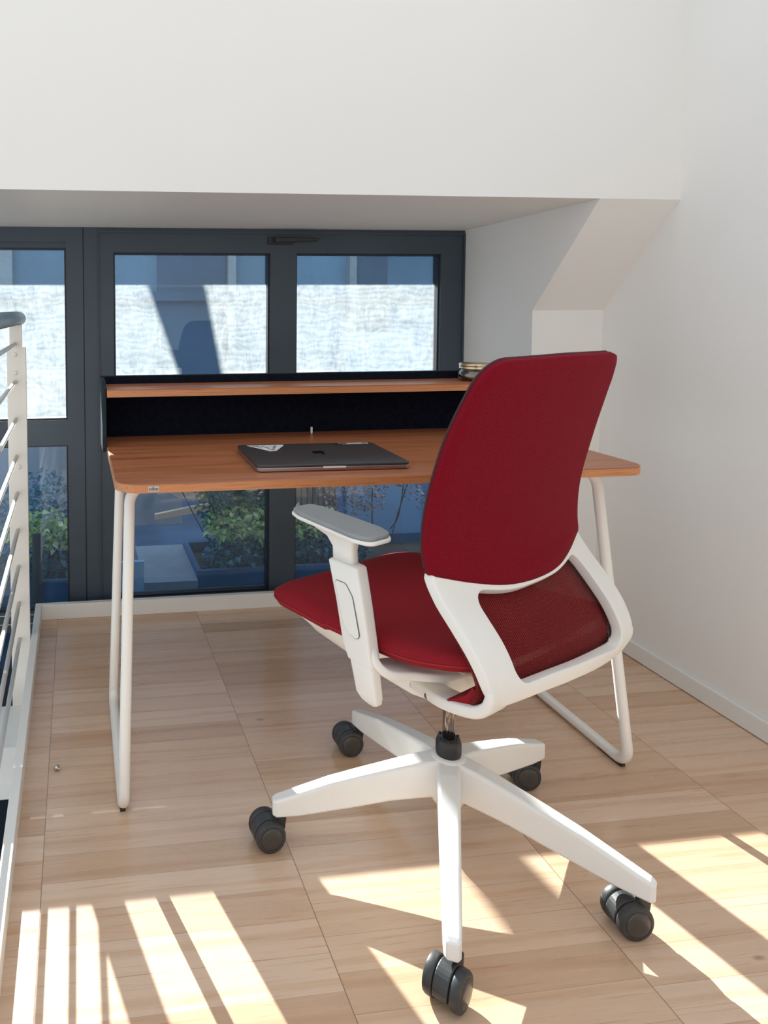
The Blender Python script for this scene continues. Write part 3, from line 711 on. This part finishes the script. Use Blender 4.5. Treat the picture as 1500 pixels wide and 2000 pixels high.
for a, ax, nu in zip(star_az, axes, ((.010, -.006), (.008, 0), (.004, 0), (.003, 0), (0, 0))): make_caster(a, ax, nu)

def T(o):      # turn a mesh built in (forward, left, up) into chair space
    o.data.transform(TURN); return o
# sheet surface of back: a(z) profile, pulled forward towards the sides
ZP = [.43, .445, .46, .49, .515, .55, .585, .62, .66, .75, .86, .95, 1.02, 1.04]
AP = [-.185, -.210, -.225, -.235, -.230, -.210, -.180, -.148, -.124, -.122, -.147, -.176, -.203, -.212]
def prof(z, b, d=0.0, curve=.024):
    a = smooth_interp(z, ZP, AP); e = .004
    s = (smooth_interp(z + e, ZP, AP) - smooth_interp(z - e, ZP, AP)) / (2 * e)
    n = Vector((-1, 0, s)).normalized()           # outward = backwards
    return Vector((a + curve * ((b / .235) ** 2) - curve * .6, b, z)) + n * d
def ringsheet(outer, inner, surf, nr=4, thick=.02, d=0.0):
    """closed band between two loops (b,z) laid on surf with thickness"""
    bm = bmesh.new(); N = len(outer); L = []
    for side in (d + thick / 2, d - thick / 2):
        rows = []
        for i in range(nr + 1):
            t = i / nr
            rows.append([bm.verts.new(surf(o[1] + (n[1] - o[1]) * t, o[0] + (n[0] - o[0]) * t, side)) for o, n in zip(outer, inner)])
        L.append(rows)
    for rows in L:
        for A, B in zip(rows, rows[1:]):
            for j in range(N): bm.faces.new((A[j], A[(j + 1) % N], B[(j + 1) % N], B[j]))
    for idx in (0, nr):
        A, B = L[0][idx], L[1][idx]
        for j in range(N): bm.faces.new((A[j], A[(j + 1) % N], B[(j + 1) % N], B[j]))
    return bm
def disksheet(outer, surf, nr=12, thick=.02, c=(0, .8), d=0.0, bulge=0.0):
    bm = bmesh.new(); N = len(outer); L = []
    for sgn in (1, -1):
        rows = []
        for i in range(nr):
            t = 1 - (i / nr)
            th = thick / 2 * (1 - bulge * max(0, (t - .93) / .07) ** 2)
            rows.append([bm.verts.new(surf(c[1] + (o[1] - c[1]) * t, c[0] + (o[0] - c[0]) * t, d + sgn * th)) for o in outer])
        ce = bm.verts.new(surf(c[1], c[0], d + sgn * thick / 2)); L.append((rows, ce))
    for rows, ce in L:
        for A, B in zip(rows, rows[1:]):
            for j in range(N): bm.faces.new((A[j], A[(j + 1) % N], B[(j + 1) % N], B[j]))
        for j in range(N): bm.faces.new((rows[-1][j], rows[-1][(j + 1) % N], ce))
    A, B = L[0][0][0], L[1][0][0]
    for j in range(N): bm.faces.new((A[j], A[(j + 1) % N], B[(j + 1) % N], B[j]))
    return bm
def resample(loop, n):
    P = [Vector((p[0], p[1])) for p in loop]; P.append(P[0].copy()); d = [0]
    for a, b_ in zip(P, P[1:]): d.append(d[-1] + (b_ - a).length)
    out = []
    for k in range(n):
        t = d[-1] * k / n; i = max(j for j in range(len(d) - 1) if d[j] <= t)
        f = (t - d[i]) / max(1e-9, d[i + 1] - d[i]); out.append(tuple(P[i].lerp(P[i + 1], f)))
    return out
def round_loop(pts, rs, n=8):
    return [(p.x, p.y) for p in fillet([(a, b_, 0) for a, b_ in pts], rs, n, closed=True)]

# backrest outline (b = left, z)
bo = round_loop([(.232, .6535), (.2375, .70), (.236, .80), (.232, .90), (.205, 1.026), (0, 1.029), (-.205, 1.026), (-.232, .90), (-.237, .80), (-.2395, .70), (-.236, .6535), (-.17, .634), (-.08, .616), (0, .613), (.08, .616), (.17, .634)],
                [.014, .4, .6, .8, .055, 0, .055, .8, .6, .4, .014, .9, .9, .9, .9, .9])
bo = resample(bo, 160)
o = T(obj('backrest', disksheet(bo, prof, 14, .022, (0, .83), .006, .55), M['redback'], chair)); br = o
# dark edge piping along the front rim of the backrest
bm = bmesh.new(); path = [prof(.83 + (z - .83) * .984, b_ * .975, -.0045) for b_, z in bo]; tube(bm, path, .0032, 8, closed=True); T(obj('edge_piping', bm, plain('maroon_piping', (.06, .012, .014), .8), br))

# white frame ring under the backrest
fo = round_loop([(.229, .662), (.233, .62), (.231, .55), (.226, .500), (.212, .474), (.10, .478), (0, .474), (-.10, .466), (-.214, .457), (-.226, .500), (-.231, .55), (-.233, .62), (-.229, .662), (-.17, .645), (-.08, .632), (.08, .632), (.17, .645)],
                [.008, .4, .6, .3, .04, .8, .8, .8, .04, .3, .6, .4, .008, .9, .9, .9, .9], 10)
fi = round_loop([(.166, .625), (.164, .55), (.166, .498), (.08, .501), (-.08, .493), (-.166, .480), (-.168, .55), (-.170, .628), (-.08, .611), (.08, .609)], [.026, .9, .035, .9, .9, .04, .9, .018, .9, .9], 10)
def polar_match(A, B, c, n=160):
    import bisect
    def at(loop, ang):
        best = None; N = len(loop); d = Vector((cos(ang), sin(ang)))
        for i in range(N):
            p = Vector(loop[i]) - c; q = Vector(loop[(i + 1) % N]) - c; e = q - p
            den = d.x * e.y - d.y * e.x
            if abs(den) < 1e-12: continue
            t = (p.x * e.y - p.y * e.x) / den; u = (p.x * d.y - p.y * d.x) / den
            if t > 0 and -1e-9 <= u <= 1 + 1e-9 and (best is None or t > best): best = t
        return tuple(c + d * best)
    angs = [2 * pi * k / n for k in range(n)]
    return [at(A, a) for a in angs], [at(B, a) for a in angs]
fo2, fi2 = polar_match(fo, fi, Vector((0, .55)), 240)
o = T(obj('back_frame', ringsheet(fo2, fi2, prof, 5, .020, 0), M['plastic'], chair, smooth=True)); mods(o, .005, 3, ang=50)
# hooks curling forward beneath the seat, one each side
for s in (1, -1):
    pts = [(-.231, .199, .500), (-.230, .199, .484), (-.220, .197, .465), (-.197, .194, .448), (-.160, .188, .436), (-.118, .174, .424), (-.078, .155, .414), (-.03, .135, .406)]
    path = catmull([(a, s * b_, z) for a, b_, z in pts], 6)
    def sect(i, t, N=len(path)):
        w_ = .0265 - .006 * t; h_ = .009 + .003 * t
        return [(x, y) for x, y in rrect(-w_, w_, -h_, h_, .006, 3)]
    bm = bmesh.new()
    # frame the section: wide axis along b
    P = path; rings = []
    for i, p in enumerate(P):
        t = (P[min(i + 1, len(P) - 1)] - P[max(i - 1, 0)]).normalized(); x = Vector((0, 1, 0)); x = (x - t * x.dot(t)).normalized(); y = t.cross(x)
        rings.append([bm.verts.new(p + x * a_ + y * c_) for a_, c_ in sect(i, i / (len(P) - 1))])
    for A, B in zip(rings, rings[1:]):
        for j in range(len(A)): bm.faces.new((A[j], A[(j + 1) % len(A)], B[(j + 1) % len(A)], B[j]))
    bm.faces.new(rings[0][::-1]); bm.faces.new(rings[-1])
    T(obj('frame_hook', bm, M['plastic'], chair))
    bm = bmesh.new(); lathe(bm, [(0, .004), (.006, .004), (.0065, 0), (0, 0)], 14); bm.transform(Matrix.Translation((-.082, s * .176, .413)) @ Matrix.Rotation(-s * pi / 2, 4, 'X')); T(obj('pivot_screw', bm, plain('grey_screw', (.2, .2, .19), .4, metal=.6), chair))

# red mesh panel in front of the frame opening, wrapping down to the seat
mo = resample(round_loop([(.220, .655), (.220, .455), (.20, .430), (-.20, .430), (-.220, .455), (-.220, .655), (-.12, .64), (.12, .64)], [.02, .03, .03, .03, .03, .02, .1, .1]), 90)
def prof2(z, b, d): return prof(z, b, d - .0205)
T(obj('lumbar_mesh', disksheet(mo, prof2, 8, .006, (0, .55), 0, 0), M['redmesh'], chair))

tk = catmull([(-.193, .484, 0), (-.198, .470, 0), (-.192, .454, 0), (-.176, .444, 0), (-.155, .4405, 0), (-.141, .4425, 0), (-.158, .452, 0), (-.178, .467, 0), (-.189, .484, 0)], 5)
bm = bmesh.new(); prism(bm, [(p.x, p.y) for p in tk], 'y', -.206, .206)
o = T(obj('fabric_tuck', bm, M['redseat'], chair, smooth=False)); mods(o, .0015, 2)
# seat cushion
so = resample(round_loop([(.318, .0), (.312, .235), (.10, .250), (-.10, .240), (-.195, .215), (-.200, 0), (-.195, -.215), (-.10, -.240), (.10, -.250), (.312, -.235)], [.3, .085, .2, .1, .04, .3, .04, .1, .2, .085], 10), 120)
def seat_top(a, b):
    z = .508 + .010 * (abs(b) / .24) ** 2 * (1 if a < .1 else .6)
    z += .030 * max(0, (-a - .02) / .18) ** 1.8
    z -= .006 * max(0, (a - .18) / .135) ** 2
    return z
bm = bmesh.new(); rows = []; nr = 16; c0 = Vector((.05, 0))
for i in range(nr):
    t = 1 - i / nr
    ed = max(0, (t - .80) / .20); drop = .016 * ed ** 3
    rows.append([bm.verts.new((c0.x + (p[0] - c0.x) * t, c0.y + (p[1] - c0.y) * t, seat_top(c0.x + (p[0] - c0.x) * t, c0.y + (p[1] - c0.y) * t) - drop)) for p in so])
ce = bm.verts.new((c0.x, c0.y, seat_top(c0.x, c0.y)))
low = [bm.verts.new((p[0] * .985 + .0, p[1] * .975, seat_top(*p) - .034)) for p in so]
low2 = [bm.verts.new((p[0] * .90, p[1] * .88, seat_top(*p) - .038)) for p in so]
N = len(so)
for A, B in zip(rows, rows[1:]):
    for j in range(N): bm.faces.new((A[j], A[(j + 1) % N], B[(j + 1) % N], B[j]))
for j in range(N):
    bm.faces.new((rows[-1][j], rows[-1][(j + 1) % N], ce)); bm.faces.new((rows[0][j], low[j], low[(j + 1) % N], rows[0][(j + 1) % N])); bm.faces.new((low[j], low2[j], low2[(j + 1) % N], low[(j + 1) % N]))
bm.faces.new(low2)
st = T(obj('seat', bm, M['redseat'], chair))
bm = bmesh.new(); path = [Vector((p[0] * .997, p[1] * .995, seat_top(*p) - .0235)) for p in so]; tube(bm, path, .0016, 6, closed=True); T(obj('seat_seam', bm, plain('red_seam', (.30, .008, .012), .8), st))

# white shell beneath the seat
bm = bmesh.new(); rings = []
for a, wt, wb, zt, zb in ((.300, .16, .13, .478, .446), (.27, .20, .15, .478, .424), (.22, .215, .155, .478, .404), (.13, .212, .152, .476, .390), (.05, .20, .150, .476, .376), (-.02, .19, .145, .476, .369), (-.08, .17, .13, .478, .370), (-.12, .14, .10, .478, .392)):
    sec = [(-wt, zt), (-wt * .98, zt - .012), (-wb - .25 * (wt - wb), zb + .35 * (zt - zb)), (-wb, zb + .010), (-wb * .8, zb), (0, zb - .003), (wb * .8, zb), (wb, zb + .010), (wb + .25 * (wt - wb), zb + .35 * (zt - zb)), (wt * .98, zt - .012), (wt, zt)]
    rings.append([bm.verts.new((a, b_, z)) for b_, z in sec])
for A, B in zip(rings, rings[1:]):
    for j in range(len(A) - 1): bm.faces.new((A[j], A[j + 1], B[j + 1], B[j]))
    bm.faces.new((A[-1], A[0], B[0], B[-1]))
bm.faces.new(rings[0][::-1]); bm.faces.new(rings[-1])
o = T(obj('seat_shell', bm, M['plastic'], chair)); mods(o, .004, 2, ang=40)
# armrests
PADC = .250
for s in (1, -1):
    # upright sleeve with a recessed slot
    def bar(pts, name, m, rr, parent=chair, bev=.003):
        """pts: list of (a, b, z, half-depth along a, half-thickness along b)"""
        bm = bmesh.new(); rings = []
        for a, b_, z, ha, hb in pts:
            rings.append([bm.verts.new((a + x, s * (b_ + y), z)) for x, y in rrect(-ha, ha, -hb, hb, min(rr, hb * .95, ha * .95), 4)])
        for A, B in zip(rings, rings[1:]):
            for j in range(len(A)): bm.faces.new((A[j], A[(j + 1) % len(A)], B[(j + 1) % len(A)], B[j]))
        bm.faces.new(rings[0][::-1]); bm.faces.new(rings[-1])
        return T(obj(name, bm, m, parent, smooth=True))
    up = bar([(-.008, .262, .470, .029, .013), (.000, .262, .495, .033, .014), (.014, .264, .57, .034, .0145), (.030, .266, .640, .0355, .015), (.030, .266, .643, .033, .0125)], 'arm_sleeve', M['plastic'], .006)
    up.modifiers.new('es', 'EDGE_SPLIT').split_angle = radians(50)
    # slot insert on the outer face
    bm = bmesh.new()
    P = [(p.x, p.y) for p in fillet([(.047, .608, 0), (.020, .608, 0), (.004, .588, 0), (-.014, .512, 0), (.012, .518, 0), (.026, .533, 0)], [.005, .01, .02, .008, .01, .02], 4, closed=True)]
    V = []
    for off in (.0, .0022):
        V.append([bm.verts.new((a, s * (.2795 + off + (z - .6) * .02), z)) for a, z in P])
    bm.faces.new(V[0]); bm.faces.new(V[1])
    for j in range(len(P)): bm.faces.new((V[0][j], V[0][(j + 1) % len(P)], V[1][(j + 1) % len(P)], V[1][j]))
    sl = T(obj('slot_plate', bm, M['plastic'], up, smooth=False)); mods(sl, .0008, 2)
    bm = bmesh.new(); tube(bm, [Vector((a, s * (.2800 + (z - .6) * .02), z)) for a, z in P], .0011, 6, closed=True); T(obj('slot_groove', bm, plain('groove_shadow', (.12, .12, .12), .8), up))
    bar([(-.030, .262, .400, .010, .006), (-.027, .262, .405, .019, .009), (-.022, .262, .415, .024, .011), (-.012, .262, .46, .026, .012), (-.004, .262, .49, .027, .012)], 'arm_tail', M['plastic'], .006)
    # neck flaring forward into the pad carrier
    bar([(.036, .264, .640, .026, .0105), (.040, .262, .665, .0255, .0105), (.050, .258, .680, .034, .0115), (.062, .254, .690, .055, .018), (.068, .251, .696, .075, .026)], 'arm_neck', M['plastic'], .008)
    # pad: white carrier and grey cushion
    po = round_loop([(.186, .026), (.186, -.026), (.15, -.037), (-.01, -.040), (-.048, -.030), (-.048, .030), (-.01, .042), (.15, .037)], [.018, .018, .05, .05, .022, .022, .05, .05], 6)
    def pad(z0, z1, k, name, m, bev, parent):
        bm = bmesh.new(); cx = .07; cs = -.06
        pts = []
        for a, b_ in po:
            aa = cx + (a - cx) * k; bb = b_ * k; pts.append((aa, s * (PADC + bb - (aa - cx) * .10)))
        prism(bm, pts, 'z', z0, z1); o = T(obj(name, bm, m, parent, smooth=False)); mods(o, bev, 3); return o
    pc = pad(.695, .7025, 1.0, 'pad_carrier', M['plastic'], .003, chair)
    pad(.7026, .7105, .965, 'arm_pad', M['padgrey'], .0035, chair)
    # carrier arm running from the sleeve inwards below the seat
    path = catmull([(-.002, s * .262, .497), (-.014, s * .257, .473), (-.030, s * .238, .459), (-.05, s * .20, .456), (-.075, s * .16, .453), (-.09, s * .10, .451)], 6)
    bm = bmesh.new(); rings = []
    for i, p in enumerate(path):
        t = (path[min(i + 1, len(path) - 1)] - path[max(i - 1, 0)]).normalized(); x = Vector((1, 0, 0)); x = (x - t * x.dot(t)).normalized(); y = t.cross(x)
        w_ = .029 + .006 * i / len(path)
        rings.append([bm.verts.new(p + x * a_ + y * c_) for a_, c_ in rrect(-w_, w_, -.008, .008, .005, 3)])
    for A, B in zip(rings, rings[1:]):
        for j in range(len(A)): bm.faces.new((A[j], A[(j + 1) % len(A)], B[(j + 1) % len(A)], B[j]))
    bm.faces.new(rings[0][::-1]); bm.faces.new(rings[-1])
    T(obj('arm_bracket', bm, M['plastic'], chair))
